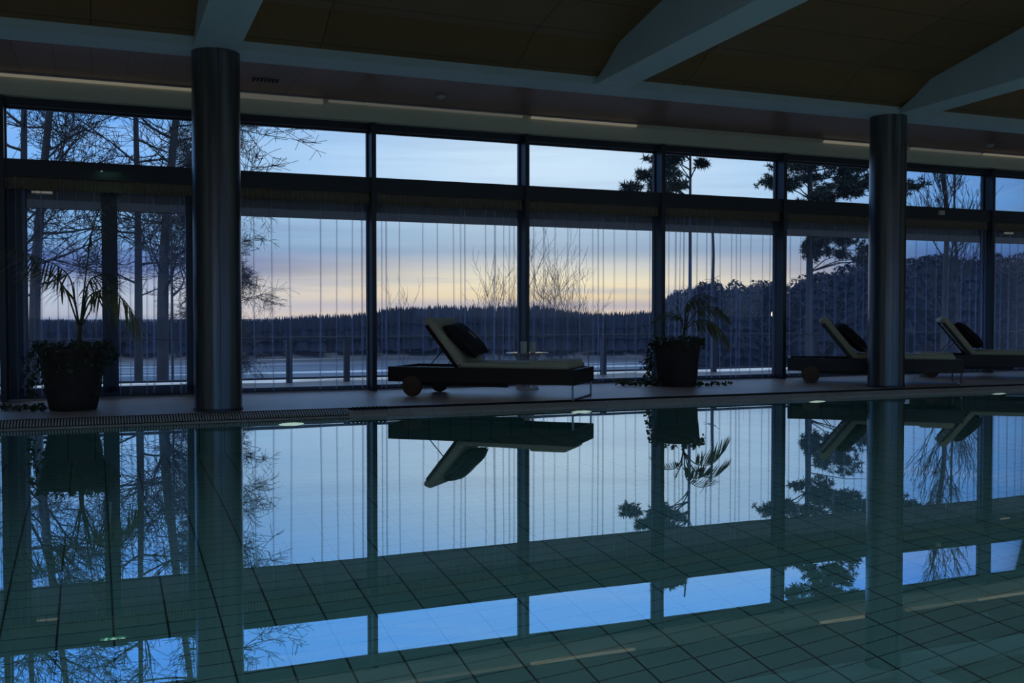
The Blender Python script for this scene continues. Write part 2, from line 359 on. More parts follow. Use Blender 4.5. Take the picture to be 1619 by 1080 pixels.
# side and back walls
p = MB(); p.box(XL-.2, XL, YB, 12.1, -2.15, 5.6); struct(p.build('wall_left', M['wall']))
p = MB(); p.box(XR, XR+.2, YB, 12.1, -2.15, 5.6); struct(p.build('wall_right', M['wall']))
p = MB(); ops = [(-7, -1), (1, 7), (9, 15), (17, 23)]  # openings behind the camera, added to let in fill light
xs = XL
for a, b in ops:
    p.box(xs, a, YB-.2, YB, 0, 3.6); p.box(a, b, YB-.2, YB, 0, .9); p.box(a, b, YB-.2, YB, 2.9, 3.6); xs = b
p.box(xs, XR, YB-.2, YB, 0, 3.6); struct(p.build('wall_back', M['wall']))

# columns
for cx, lab in ((1.105, 'left round steel clad column rising from the deck'), (9.33, 'right round steel clad column in front of the dark loungers')):
    t = empty('column', (cx, 10.09, DZ)); tag(t, lab, 'column', 'round steel columns at the pool edge')
    m = MB(); m.lathe([(.224, 0), (.224, 3.42)], 64); m.build('shaft', M['steel'], t, smooth=True)
    m = MB(); m.lathe([(.232, 0), (.232, .03)], 64); m.build('base_ring', M['frame'], t, smooth=True)
    m = MB(); m.box(-.003, .003, -.2275, -.2, .03, 3.42); m.build('seam', M['frame'], t)

# ------------------------------------------------------------------ window wall
PX = [3.12+2*k for k in range(-6, 12)]
YW0, YW1 = 11.87, 12.07
ZT0, ZT1 = 2.46, 2.64     # transom
for i, px in enumerate(PX):
    m = MB(); m.box(px-.028, px+.028, YW0, YW1, DZ, 3.29); m.box(px-.045, px+.045, YW1-.03, YW1+.03, DZ, 3.29)
    struct(m.build('trim_%d' % (10+i), M['frame']))
m = MB(); m.box(XL, XR, 11.90, 12.10, ZT0, ZT1); struct(m.build('trim_5', M['frame']))
m = MB(); m.box(XL, XR, 11.96, 12.10, 3.215, 3.30); struct(m.build('trim_6', M['frame']))
m = MB(); m.prism([(11.80, 3.515), (11.80, 3.46), (11.86, 3.30), (12.10, 3.29), (12.10, 3.515)], XL, XR)
struct(m.build('trim_7', M['bulkhead']))
wi = 1; EDGES = [XL]+PX[1:]+[XR] if PX[0] < XL else [XL]+PX+[XR]
bays = [(a, b) for a, b in zip(PX[:-1], PX[1:]) if a >= XL-.1 and b <= XR+.1]
bays = [(XL, bays[0][0])]+bays+[(bays[-1][1], XR)]
bays = [(a, b) for a, b in bays if b-a > .3]
for a, b in bays:
    t = struct(empty('window_%d' % wi, ((a+b)/2, 12.05, ZT1))); wi += 1
    h = (b-a)/2
    m = MB(); m.box(-h+.03, h-.03, .0, .04, .0, .022); m.box(-h+.03, h-.03, 0, .04, .553, .575); m.build('window_frame', M['frame'], t)
    m = MB(); m.box(-h+.03, h-.03, .018, .024, .02, .555); m.build('pane', M['glass'], t)
for a, b in bays:
    left_door = abs(a+.88) < .1
    t = struct(empty('door_1' if left_door else 'window_%d' % wi, ((a+b)/2, 12.09, DZ+.012)))
    if not left_door: wi += 1
    h = (b-a)/2; Hh = ZT0-DZ-.012
    m = MB(); m.box(-h+.03, h-.03, 0, .05, 0, .05); m.box(-h+.03, h-.03, 0, .05, Hh-.05, Hh)
    if left_door:
        m.box(-h+.03, -h+.23, 0, .05, .05, Hh-.05); m.box(h-.14, h-.04, 0, .05, .05, Hh-.05); m.box(-.03, .135, 0, .07, .05, Hh-.05); m.box(-h+.1, h-.03, 0, .05, .05, .11)
    m.build('frame', M['frame'], t)
    m = MB(); m.box(-h+.03, h-.03, .02, .026, .045, Hh-.045); m.build('pane', M['glass'], t)
    if left_door:
        m = MB(); m.box(.02, .045, -.03, 0, 1.0, 1.25); m.build('handle', M['alu'], t)
# light strips on top of the bulkhead ledge
def strip(x0, x1, mt, lab, thick=.035):
    m = MB(); m.box(x0, x1, 11.755, 11.80, 3.495-thick, 3.495); 
    t = empty('light_strip', ((x0+x1)/2, 11.78, 3.48)); tag(t, lab, 'light strip', 'strips of light along the ledge over the windows')
    o = m.build('diffuser', mt, t, loc=(-(x0+x1)/2, -11.78, -3.48))
    m = MB(); m.box(x0-.01, x1+.01, 11.75, 11.80, 3.496, 3.514); m.build('profile', M['alu'], t, loc=(-(x0+x1)/2, -11.78, -3.48))
xa = lambda px, py: at(px, py, 11.78).x
strip(xa(0, 126)-1.2, xa(303, 148), M['strip'], 'warm light strip on the ledge left of the left column', .022)
strip(xa(372, 150), xa(510, 162), M['strip_dim'], 'short bright light strip just right of the left column', .05)
strip(xa(520, 162), xa(826, 184), M['strip_dim'], 'dim light strip over the post left of the lounger', .02)
strip(xa(840, 185), xa(1006, 198), M['strip'], 'bright light strip over the middle windows', .022)
strip(xa(1303, 226), xa(1400, 236), M['strip'], 'light strip ending behind the right column', .03)
strip(xa(1440, 238), xa(1550, 246), M['strip_dim'], 'dim light strip right of the right column', .03)
strip(xa(1555, 250), xa(1700, 262), M['strip'], 'bright light strip at the far right', .02)

# ceiling fittings
def detector(px, py, lab):
    q = at(px, py, z=3.515); t = empty('smoke_detector', (q.x, q.y, 3.515)); tag(t, lab, 'smoke detector', 'smoke detectors on the soffit')
    m = MB(); m.lathe([(.055, 0), (.058, -.02), (.045, -.032)], 24); m.build('base', M['plastic'], t, smooth=True)
    m = MB(); m.lathe([(.034, -.032), (.030, -.048), (.01, -.052)], 20); m.build('sensor', M['plastic'], t, smooth=True)
detector(697, 150, 'small round smoke detector on the soffit left of the middle')
detector(1566, 228, 'small round smoke detector on the soffit right of the right column')
q = at(420, 126, z=3.515); t = empty('ceiling_vent', (q.x, q.y, 3.515)); tag(t, 'small black louvred vent in the soffit right of the left column', 'vent')
m = MB(); m.box(-.14, .14, -.06, .06, -.006, -.0005); m.build('frame', M['frame'], t)
m = MB()
for k in range(7): m.box(-.13+k*.04, -.115+k*.04, -.05, .05, -.018, -.006)
m.build('louvres', M['black'], t)
# exit sign under the transom, face tipped down
q = at(172, 272, 11.8)
t = empty('exit_sign', (q.x, 11.78, 2.56)); tag(t, 'small green lit exit sign on the transom of the left bay', 'exit sign')
t.rotation_euler = (math.radians(90), 0, 0)
m = MB(); m.box(-.14, .14, 0, .04, -.10, .10); m.box(-.14, .14, -.032, 0, .093, .10); m.build('housing', M['frame'], t)
m = MB(); m.box(-.13, .13, -.006, -.001, -.09, .09); m.build('face', M['green_sign'], t)
m = MB()
m.box(-.03, .03, -.010, -.007, -.02, .07); m.box(-.012, .012, -.010, -.007, -.07, -.03)
m.tube([(.05, -.0085, .02), (.11, -.0085, .02)], .008); m.tube([(.09, -.0085, .05), (.115, -.0085, .02), (.09, -.0085, -.01)], .008)
m.tube([(-.05, -.0085, .05), (-.09, -.0085, .01), (-.07, -.0085, -.06)], .010)
m.build('pictogram', M['sign_white'], t)
# door operators over the door bays, pale front set to glow
for px, py, lab in ((67, 305, 'slim pale fitting behind the curtain at the top left'), (1590, 369, 'slim pale fitting behind the curtain at the far right')):
    q = at(px, py, 12.06); t = empty('door_operator', (q.x, 12.0, q.z)); tag(t, lab, 'lamp', 'slim fittings over the doors')
    m = MB(); m.box(-.11, .11, 0, .09, -.02, .02); m.build('housing', M['alu'], t, bevel=.006)
    m = MB(); m.box(-.10, .10, -.004, 0, -.01, .01); m.build('diffuser', M['strip'], t)
q = at(1489, 336, 11.86); m = MB(); m.box(q.x-.05, q.x+.05, 11.84, 11.90, q.z-.035, q.z+.03)
tag(m.build('motion_sensor', M['bulkhead'], bevel=.01), 'small cream sensor box on the transom right of the right column', 'sensor')

# ------------------------------------------------------------------ curtains
rnd = random.Random(5)
clab = ['sheer curtain at the far left edge beyond the door', 'sheer curtain over the glass door behind the big left palm', 'sheer curtain in the bay just right of the left column',
        'sheer curtain behind the raised back of the long lounger', 'sheer curtain behind the side table with the candles', 'sheer curtain behind the right potted palm',
        'sheer curtain left of the right column behind its lounger', 'sheer curtain hanging right of the right column', 'sheer curtain at the far right edge']
def curtain(x0, x1, folds, lab):
    """folds: list of (position 0..1, width m, depth m, overlap m) : each fold a narrow S of cloth"""
    t = empty('sheer_curtain', ((x0+x1)/2, 11.985, ZT0)); tag(t, lab, 'curtain', 'sheer curtains along the window wall')
    path = []; X = x0+.035; fs = sorted(folds); yb = .0
    pos = X-(x0+x1)/2
    end = x1-.035-(x0+x1)/2
    rows = 7
    # base polyline with folds at top, fold positions drift a little towards the hem
    pts = []
    u = pos; i = 0
    n = 90
    keys = [(x0+f[0]*(x1-x0)-(x0+x1)/2, f) for f in fs]
    cur = pos
    for kx, f in keys:
        _, wd, dp, ov = f
        if kx-ov < cur+.01 or kx+ov > end-.01: continue
        sgn = rnd.choice((-1, 1)); ph = rnd.random()*6
        # gentle run up to the fold
        nn = max(2, int((kx-cur)/.04))
        for j in range(nn):
            xx = cur+(kx-cur)*j/nn; pts.append((xx, .003*math.sin(xx*7+ph), 0, 0))
        drift = rnd.uniform(-.03, .03)
        s = [(ov, 0)]+[((1.0, -1.0)[q % 2]*ov*(.85+.15*math.sin(q*2.1+ph)), dp*sgn*(q+1)/8) for q in range(7)]+[(ov*1.3+wd*.5, dp*.2*sgn)]
        for dx, dy in s: pts.append((kx+dx, dy, drift, 1))
        cur = kx+ov*1.3+wd*.5+.004
    nn = max(2, int((end-cur)/.04))
    for j in range(nn+1):
        xx = cur+(end-cur)*j/nn; pts.append((xx, .003*math.sin(xx*6), 0, 0))
    bm_v = []; bm_f = []
    Ht = ZT0-DZ-.03
    for r in range(rows):
        v = r/(rows-1); z = -v*Ht
        for k, (xx, yy, dr, w_) in enumerate(pts):
            # drift spreads to neighbours smoothly
            xd = xx+.012*math.sin(xx*5+v*2.2)*v*(1 if abs(xx) < (x1-x0)/2-.2 else 0)
            bm_v.append((xd, yy*(.6+.5*v)*1.0, z))
    n = len(pts)
    for r in range(rows-1):
        for k in range(n-1): bm_f.append((r*n+k, r*n+k+1, (r+1)*n+k+1, (r+1)*n+k))
    m = MB(); m.add(bm_v, bm_f); m.build('voile', M['sheer'], t, smooth=False, fix=False)
    # gathered heading
    m = MB(); vs = []; fs2 = []; nx = int((x1-x0)/.018)
    for r, zz in enumerate((0, -.03, -.10, -.13)):
        for k in range(nx+1):
            xx = x0+.03+(x1-x0-.06)*k/nx-(x0+x1)/2
            vs.append((xx, -.028+.010*(1 if k % 2 else -1)*(1, .3, .8, 1)[r], zz+.006*math.sin(k*1.7)*(r == 3)))
    for r in range(3):
        for k in range(nx): fs2.append((r*(nx+1)+k, r*(nx+1)+k+1, (r+1)*(nx+1)+k+1, (r+1)*(nx+1)+k))
    m.add(vs, fs2); m.build('heading', M['heading'], t, fix=False)
    m = MB(); m.tube([(-(x1-x0)/2+.03, .0, -.006), ((x1-x0)/2-.03, .0, -.006)], .008, 8); m.build('rail', M['alu'], t)
def P(px_list, x0, x1, ov=.006, dp=.035, wd=.02):
    out_ = []
    for it in px_list:
        px, o_ = it if isinstance(it, tuple) else (it, ov)
        X = at(px, 430, 11.985).x; out_.append(((X-x0)/(x1-x0), wd, dp, o_*1.05))
    return out_
cb = [(-2.88, -.88), (-.88, 1.12), (1.12, 3.12), (3.12, 5.12), (5.12, 7.12), (7.12, 9.12), (9.12, 11.12), (11.12, 13.12), (13.12, 15.12)]
cf_ = [[-4, -9, -15],
       [14, 18, 26, (38, .015), 55, (66, .01), 92, 108, 122, 150, 188, 205, 232, (244, .012), 271, (285, .012), 292],
       [402, 430, 457, (507, .009), 533, 558, (572, .012)],
       [604, (611, .010), 632, 668, 692, 716, 727, (735, .008), 767, (783, .014), 797, 806, 812],
       [(843, .008), 859, 877, 897, 917, 936, (946, .007), (954, .008), 970, 990, 1007, 1028],
       [1058, (1062, .010), (1069, .012), 1076, (1082, .012), (1090, .02), (1103, .008), (1118, .008), (1126, .012), 1139, 1157, (1163, .008), 1171, 1186, 1205, 1218],
       [1250, 1265, (1281, .010), 1302, (1319, .010), 1338, (1352, .008), 1364, 1375, 1410, 1425],
       [(1449, .008), 1466, (1481, .008), 1500, (1521, .010), 1535, (1545, .012), (1551, .016), 1556],
       [(1572, .012), 1584, (1597, .009), 1610, 1618, 1640, 1660]]
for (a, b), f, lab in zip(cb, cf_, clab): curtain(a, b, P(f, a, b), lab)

# ------------------------------------------------------------------ underwater lamps
for px, lab in ((460, 'underwater lamp glowing right of the left column reflection'), (918, 'underwater lamp glowing below the foot of the long lounger'),
                (1290, 'underwater lamp glowing left of the right column reflection'), (1577, 'underwater lamp glowing furthest right')):
    X = at(px, 655, EDGE).x
    t = empty('pool_lamp', (X, EDGE, -.38)); tag(t, lab, 'lamp', 'underwater lamps in the far pool wall')
    m = MB(); m.lathe([(.15, 0), (.15, -.02), (.125, -.022)], 32, axis='y'); m.build('rim', M['alu'], t, smooth=True)
    m = MB(); m.lathe([(.12, -.022), (.10, -.032), (.05, -.038)], 32, axis='y'); m.build('lens', M['pool_lamp'], t, smooth=True)

# ------------------------------------------------------------------ loungers
def softbox(m, x0, x1, y0, y1, z0, z1, r=.02, nx=14, ny=8, puff=.01):
    """cushion-like slab, rounded rim, slightly crowned"""
    vs = []; fs = []
    def sh(u, v, top):
        x = x0+(x1-x0)*u; y = y0+(y1-y0)*v
        e = min(u*(x1-x0), (1-u)*(x1-x0), v*(y1-y0), (1-v)*(y1-y0))
        k = min(1, e/r); c = math.sqrt(max(0, 1-(1-k)**2)); zc = (z0+z1)/2; hh = (z1-z0)/2
        bulge = puff*math.sin(PI*u)*math.sin(PI*v)
        return (x, y, zc+(hh*(.35+.65*c)+bulge)*(1 if top else -1))
    us = [0, .006, .02]+[i/nx for i in range(1, nx)]+[.98, .994, 1]; vv = [0, .01, .04]+[i/ny for i in range(1, ny)]+[.96, .99, 1]
    for top in (0, 1):
        for u in us:
            for v in vv: vs.append(sh(u, v, top))
    A, B = len(us), len(vv); o = A*B
    for i in range(A-1):
        for j in range(B-1):
            fs.append((i*B+j, i*B+j+1, (i+1)*B+j+1, (i+1)*B+j)); fs.append((o+i*B+j, o+(i+1)*B+j, o+(i+1)*B+j+1, o+i*B+j+1))
    for i in range(A-1): fs.append((i*B, (i+1)*B, o+(i+1)*B, o+i*B)); fs.append((i*B+B-1, o+i*B+B-1, o+(i+1)*B+B-1, (i+1)*B+B-1))
    for j in range(B-1): fs.append((j, o+j, o+j+1, j+1)); fs.append(((A-1)*B+j, (A-1)*B+j+1, o+(A-1)*B+j+1, o+(A-1)*B+j))
    m.add(vs, fs)
LL, LW = 2.20, .80
HX, BA, BL = .84, math.radians(52), .61      # back hinge, angle, length
def make_lounger():
    t = empty('sun_lounger'); 
    m = MB(); ZB, ZTp = .165, .335
    m.box(0, LL, 0, .035, ZB, ZTp); m.box(0, LL, LW-.035, LW, ZB, ZTp); m.box(0, .035, .035, LW-.035, ZB, ZTp); m.box(LL-.035, LL, .035, LW-.035, ZB, ZTp)
    m.build('frame', M['dark_wood'], t, bevel=.004)
    m = MB()
    for y in (.10, LW-.15): m.box(.22, LL-.80, y, y+.045, ZB-.045, ZB+.03)
    m.box(.24, .30, .05, LW-.05, .10, ZB)
    m.build('under_frame', M['dark_wood'], t)
    m = MB(); x = HX
    while x < LL-.08: m.box(x, x+.06, .035, LW-.035, ZTp-.03, ZTp-.012); x += .085
    x = .06
    while x < HX-.1: m.box(x, x+.06, .035, LW-.035, ZTp-.05, ZTp-.032); x += .085
    m.build('slats', M['dark_wood'], t)
    for y in (-.012, LW-.033):
        m = MB(); m.lathe([(.115, 0), (.118, .006), (.118, .039), (.115, .045)], 36, c=(.30, y, .118), axis='y'); wl = m.build('wheel', M['wheel_wood'], t, smooth=True)
        m = MB(); m.lathe([(.026, -.008), (.022, 0), (.022, .05), (.018, .056)], 18, c=(.30, y, .118), axis='y'); m.build('hub', M['hub'], wl, smooth=True)
    m = MB(); r = .011; xl = LL-.03
    m.tube([(xl, .02, ZB+.02), (xl, .02, r), ], r, 4); m.tube([(xl, LW-.02, ZB+.02), (xl, LW-.02, r)], r, 4); m.tube([(xl, .012, r), (xl, LW-.012, r)], r, 4)
    m.build('leg', M['leg'], t)
    # back rest board, mattress pieces
    c, s = math.cos(BA), math.sin(BA)
    def rot(o): o.location = (HX, 0, ZTp-.01); o.rotation_euler = (0, -(PI-BA), 0)   # local +x points up the back
    # build in local frame: x up along back; z normal towards sitter
    def back(mb, name, mt, **k):
        vs = [(HX-(x*c)+z*s, y, ZTp-.01+x*s+z*c) for x, y, z in mb.v]; mb.v = vs; return mb.build(name, mt, t, **k)
    m = MB(); m.box(0, BL, .05, .09, -.03, -.005); m.box(0, BL, LW-.09, LW-.05, -.03, -.005); x = .02
    while x < BL-.03: m.box(x, x+.06, .05, LW-.05, -.014, .0); x += .085
    bk = back(m, 'backrest', M['dark_wood'])
    for y in (.12, LW-.12):
        m = MB(); m.tube([(HX-.30*c, y, ZTp-.02+.30*s), (.42, y, ZTp-.04)], .006, 6); m.build('support_strut', M['frame'], bk)
    m = MB(); softbox(m, .0, BL+.05, .05, LW-.05, .0, .085, r=.035, puff=.008)
    bm_ = back(m, 'back_mattress', M['mattress'], smooth=True)
    m = MB(); softbox(m, BL-.0, BL+.06, .05, LW-.05, -.028, .06, r=.03, puff=.0); 
    vs = [(HX-(x*c)+z*s, y, ZTp-.01+x*s+z*c) for x, y, z in m.v]; m.v = vs; m.build('top_flap', M['mattress'], bm_, smooth=True)
    m = MB(); softbox(m, HX-.0, LL-.10, .05, LW-.05, ZTp-.012, ZTp+.058, r=.035, puff=.006); m.build('seat_mattress', M['mattress'], t, smooth=True)
    m = MB(); softbox(m, LL-.52, LL-.12, .055, LW-.055, ZTp+.045, ZTp+.083, r=.03, puff=.006); m.build('folded_towel_end', M['mattress'], t, smooth=True)
    return t
def make_cushion():
    t = empty('throw_cushion'); m = MB()
    h = .262; n = 16; vs = []; fs = []
    for top in (1, -1):
        for i in range(n+1):
            for j in range(n+1):
                u = -1+2*i/n; v = -1+2*j/n
                pin = 1-.10*(1-abs(v)**2)*abs(u)**3; pin2 = 1-.10*(1-abs(u)**2)*abs(v)**3
                th = .006+.080*((1-u**4)*(1-v**4))**.6
                vs.append((u*h*pin, v*h*pin2, top*th))
    o = (n+1)**2
    for i in range(n):
        for j in range(n):
            a = i*(n+1)+j; fs.append((a, a+n+1, a+n+2, a+1)); fs.append((o+a, o+a+1, o+a+n+2, o+a+n+1))
    m.add(vs, fs); 
    me = m.build('cover', M['cushion'], t, smooth=True)
    mm = MB()
    zt = .0865
    # small stitched swoosh and letters
    mm.tube([(-.07+i*.014, -.030-.004*math.sin(i*.7), zt+.001) for i in range(9)], .006, 5)
    mm.tube([(-.05, -.012, zt), (-.045, .012, zt)], .003, 5); mm.tube([(-.03, -.012, zt), (-.02, .010, zt), (-.01, -.012, zt)], .003, 5)
    mm.tube([(.0, -.012, zt), (.0, .010, zt), (.015, .010, zt)], .003, 5); mm.tube([(.025, -.012, zt), (.03, .012, zt)], .003, 5)
    mm.build('embroidery', M['thread'], t)
    return t
L1 = make_lounger(); C1 = make_cushion()
def place(o, c, wheel, ang, lab, clab_, cup=.30, cy=.33, spin=.0):
    """ang: heading of the long side; wheel: floor point under the near wheel"""
    ex = Vector((math.cos(ang), math.sin(ang), 0)); ey = Vector((-math.sin(ang), math.cos(ang), 0))
    org = Vector((wheel[0], wheel[1], DZ))-ex*.30
    o.location = org; o.rotation_euler = (0, 0, ang)
    tag(o, lab, 'sun lounger', 'dark wooden sun loungers with olive mattresses')
    # cushion leaning on the back mattress
    cb_, sb = math.cos(BA), math.sin(BA)
    lx = HX-cup*cb_+.175*sb; lz = .325+cup*sb+.160*cb_
    cb_, sb = math.cos(math.radians(44)), math.sin(math.radians(44))
    c.location = org+ex*lx+ey*cy+Vector((0, 0, lz))
    # basis: local x = up the back, local y = across, z = facing sitter
    bx = Vector((-cb_*math.cos(ang), -cb_*math.sin(ang), sb)); bz = Vector((sb*math.cos(ang), sb*math.sin(ang), cb_)); by = bz.cross(bx)
    R = Matrix((bx, by, bz)).transposed()
    c.rotation_euler = (R @ Matrix.Rotation(spin, 3, 'Z')).to_euler()
    tag(c, clab_, 'cushion', 'dark cushions leaning on the lounger backs')
L2, C2 = copy_tree(L1), copy_tree(C1); L3, C3 = copy_tree(L1), copy_tree(C1)
place(L1, C1, (3.30, 10.93), -math.radians(41.5), 'long dark wooden lounger alone on the deck between the columns', 'dark square cushion with a pale stitched mark on the middle lounger', .27, .36, .12)
place(L2, C2, (8.885, 11.0), -math.radians(38), 'dark wooden lounger passing behind the right column', 'plain dark cushion on the lounger behind the right column', .24, .40, .1)
place(L3, C3, (11.35, 11.35), -math.radians(40), 'dark wooden lounger at the far right edge', 'plain dark cushion on the far right lounger', .24, .38, -.05)

# ------------------------------------------------------------------ side table with candles
q = at(836, 616, z=DZ); TX, TY = q.x, q.y+.05
t = empty('side_table', (TX, TY, DZ)); tag(t, 'small round glass topped table with a wire base behind the lounger', 'side table')
m = MB(); m.lathe([(.245, .440), (.248, .444), (.248, .450), (.245, .454)], 48); m.build('table_top', M['table_top'], t, smooth=True)
m = MB(); m.lathe([(.249, .469), (.256, .472), (.256, .482), (.249, .485)], 48)
m = MB(); n = 48
m.tube([(.252*math.cos(2*PI*k/n), .252*math.sin(2*PI*k/n), .447) for k in range(n+1)], .006, 6, cap=False); m.build('rim', M['chrome'], t)
m = MB(); rr = lambda z: .075+.10*abs((z-.20)/.25)**1.6
for k in range(20):
    for sg in (1, -1):
        m.tube([(rr(z)*math.cos(2*PI*k/20+sg*z*3.2), rr(z)*math.sin(2*PI*k/20+sg*z*3.2), z) for z in [i*.435/12+.003 for i in range(13)]], .0032, 4)
for z in (.005, .10, .30, .435): m.tube([(rr(z)*math.cos(2*PI*k/24), rr(z)*math.sin(2*PI*k/24), z) for k in range(25)], .005, 5, cap=False)
m.build('wire_base', M['wire'], t)
ex = Vector((math.cos(YAW), -math.sin(YAW), 0))
for dx, dy, r, h, lab in ((-.035, .02, .038, .135, 'left of two pillar candles on the glass table'), (.062, -.02, .034, .13, 'right of two pillar candles on the glass table')):
    p0 = Vector((TX, TY, 0))+ex*dx
    t = empty('pillar_candle', (p0.x, p0.y+dy, DZ+.454)); tag(t, lab, 'candle', 'pillar candles on the glass table')
    m = MB(); m.lathe([(r, 0), (r, h-.004), (r-.004, h), (r-.012, h-.006), (.004, h-.012)], 24); m.build('wax', M['candle'], t, smooth=True)
    m = MB(); m.tube([(0, 0, h-.012), (.001, 0, h+.004)], .0015, 5); m.build('wick', M['wick'], t)

# ------------------------------------------------------------------ potted palms
CR = Vector((math.cos(YAW), -math.sin(YAW), 0)); CF = Vector((math.sin(YAW), math.cos(YAW), 0))
def bez(pts, n):
    """smooth path through points (Catmull-Rom)"""
    P_ = [pts[0]*2-pts[1]]+pts+[pts[-1]*2-pts[-2]]; out_ = []
    for i in range(1, len(P_)-2):
        for k in range(n):
            t_ = k/n; a, b, c, d = P_[i-1:i+3]
            out_.append(.5*((2*b)+(c-a)*t_+(2*a-5*b+4*c-d)*t_**2+(-a+3*b-3*c+d)*t_**3))
    out_.append(pts[-1]); return out_
def frond(root, pts, start, ll, droop, seed, width=.012, nleaf=30):
    nleaf = int(nleaf*.75)
    r_ = random.Random(seed); pa = bez([Vector(p_) for p_ in pts], 10); n = len(pa)
    m = MB(); m.tube(pa, [.008*(1-.75*i/(n-1))+.0012 for i in range(n)], 5)
    st = m.build('frond', M['stem'], root, smooth=True)
    m = MB(); L = [0]
    for i in range(1, n): L.append(L[-1]+(pa[i]-pa[i-1]).length)
    tot = L[-1]
    for k in range(nleaf):
        u = start+(1-start)*(k+.5)/nleaf; s_ = u*tot; i = max(j for j in range(n-1) if L[j] <= s_)
        p_ = pa[i].lerp(pa[i+1], (s_-L[i])/max(1e-6, L[i+1]-L[i])); d = (pa[i+1]-pa[i]).normalized()
        side = d.cross(Vector((0, 0, 1))); side = side.normalized() if side.length > .05 else Vector((1, 0, 0))
        w_ = (u-start)/(1-start); ln = ll*1.15*(.45+.75*math.sin(PI*(w_*.85+.1)))*r_.uniform(.85, 1.1)
        for sg in (1, -1):
            dirn = (side*sg*r_.uniform(.15, .5)+d*(.30+.65*w_*w_)+CR*r_.uniform(-.12, .12)+Vector((0, 0, -.55+.25*w_))).normalized()
            c = p_; vv = []; wd = width*1.45*(.6+.5*(1-w_)); segs = 6
            for j in range(segs+1):
                q_ = j/segs; ww = wd*math.sin(PI*(.12+.88*q_)**.8)*.5+.0006
                nrm = dirn.cross(Vector((0, 0, 1))); nrm = nrm.normalized() if nrm.length > .05 else d
                vv += [tuple(c-nrm*ww), tuple(c+Vector((0, 0, -.15*ww))), tuple(c+nrm*ww)]
                c = c+dirn*(ln/segs); dirn = (dirn+Vector((0, 0, -droop*.30*(.35+q_)*r_.uniform(.75, 1.25)))).normalized()
            fs = []
            for j in range(segs):
                for a in (0, 1): fs.append((j*3+a, j*3+a+1, j*3+a+4, j*3+a+3))
            m.add(vv, fs)
    m.build('leaflets', M['palm'], st, fix=False)
def leaf(m, c, nrm, up, s_):
    a = nrm.cross(up); a = a.normalized() if a.length > .01 else Vector((1, 0, 0)); b = nrm.cross(a).normalized()
    sh = [(0, -.5), (.35, -.45), (.5, -.1), (.28, 0), (.22, .3), (0, .6), (-.22, .3), (-.28, 0), (-.5, -.1), (-.35, -.45)]
    m.add([c+(a*x+b*y)*s_+nrm*(.12*s_*(1-abs(x)*2)) for x, y in sh], [tuple(range(10))])
def ivy(root, name, centers, seed):
    r_ = random.Random(seed); lf = MB(); vn = MB()
    for path, cnt, spread, s0 in centers:
        pa = bez([Vector(p_) for p_ in path], 8); vn.tube(pa, .0025, 4)
        for k in range(cnt):
            i = r_.randrange(len(pa)); c = pa[i]+Vector((r_.uniform(-1, 1), r_.uniform(-1, 1), r_.uniform(-.6, .6)))*spread
            if c.z < .012: c.z = .012+r_.random()*.03
            nm = Vector((r_.uniform(-1, 1), r_.uniform(-1, .3), r_.uniform(.1, 1))).normalized()
            leaf(lf, c, nm, Vector((r_.uniform(-1, 1), r_.uniform(-1, 1), r_.uniform(-1, 1))), s0*r_.uniform(.6, 1.3))
    v = vn.build(name, M['stem'], root); lf.build('ivy_leaves', M['ivy'], v, fix=False); return v
def pot(loc, rt, rb, h, lab, gr='big pots with palms and ivy'):
    t = empty('potted_palm', loc); tag(t, lab, 'potted plant', gr)
    r_ = random.Random(int(loc[0]*100)); jit = {}
    def J(i, k): return jit.setdefault((i, k), r_.uniform(-.004, .004)) if 0 < i < 9 else 0
    prof = [(rb*.96, 0), (rb, .012)]+[(rb+(rt-rb)*(i/8)**.9, h*i/8) for i in range(1, 8)]+[(rt*1.0, h-.05), (rt*1.03, h-.04), (rt*1.03, h), (rt*.95, h), (rt*.93, h-.04)]
    m = MB(); m.lathe(prof, 44, jitter=J); m.build('pot', M['pot'], t, smooth=True)
    m = MB(); m.lathe([(rt*.925, h-.045), (rt*.6, h-.03), (.01, h-.02)], 28); m.build('soil', M['soil'], t, smooth=True)
    return t
def rel(r, f, z): return CR*r+CF*f+Vector((0, 0, z))
# left palm (about 163 px per metre)
q = at(116, 651, z=DZ); c = Vector((q.x, q.y, DZ))+Vector((q.x, q.y, 0)).normalized()*.23
t = pot(c, .31, .215, .60, 'large dark clay pot with a tall palm left of the left column')
def PP(ox, oy, s_):   # pixel offsets from pot axis / pot foot -> metres
    return lambda x, y, f=0: rel((x-ox)/s_, f, (oy-y)/s_)
g = PP(116, 653, 160)
m = MB(); m.tube([g(126, 562), g(127, 540), g(128, 520)], [.028, .024, .02], 8); m.build('trunk', M['stem'], t, smooth=True)
frond(t, [g(128, 525), g(131, 470, .05), g(137, 420, .06), g(146, 375, .04), g(165, 338, 0), g(205, 318, -.06)], .52, .17, .35, 1, nleaf=26)
frond(t, [g(127, 525), g(123, 480, -.05), g(120, 450, -.1), g(105, 432, -.14), g(70, 418, -.1), g(18, 402, .1)], .40, .30, .42, 2, nleaf=30)
frond(t, [g(126, 525), g(118, 480, -.1), g(112, 455, -.2), g(100, 440, -.3), g(80, 438, -.4)], .45, .26, .42, 3, nleaf=30)
frond(t, [g(129, 525), g(138, 495, -.05), g(152, 476, -.12), g(178, 470, -.2), g(212, 482, -.28), g(240, 520, -.35)], .34, .30, .40, 4, nleaf=32)
frond(t, [g(128, 525), g(134, 490, .1), g(142, 470, .2), g(158, 455, .3), g(150, 440, .4)], .5, .22, .4, 5, nleaf=26)
frond(t, [g(127, 525), g(130, 480, .1), g(134, 452, .15), g(150, 442, .22), g(165, 448, .3)], .5, .2, .4, 6, nleaf=24)
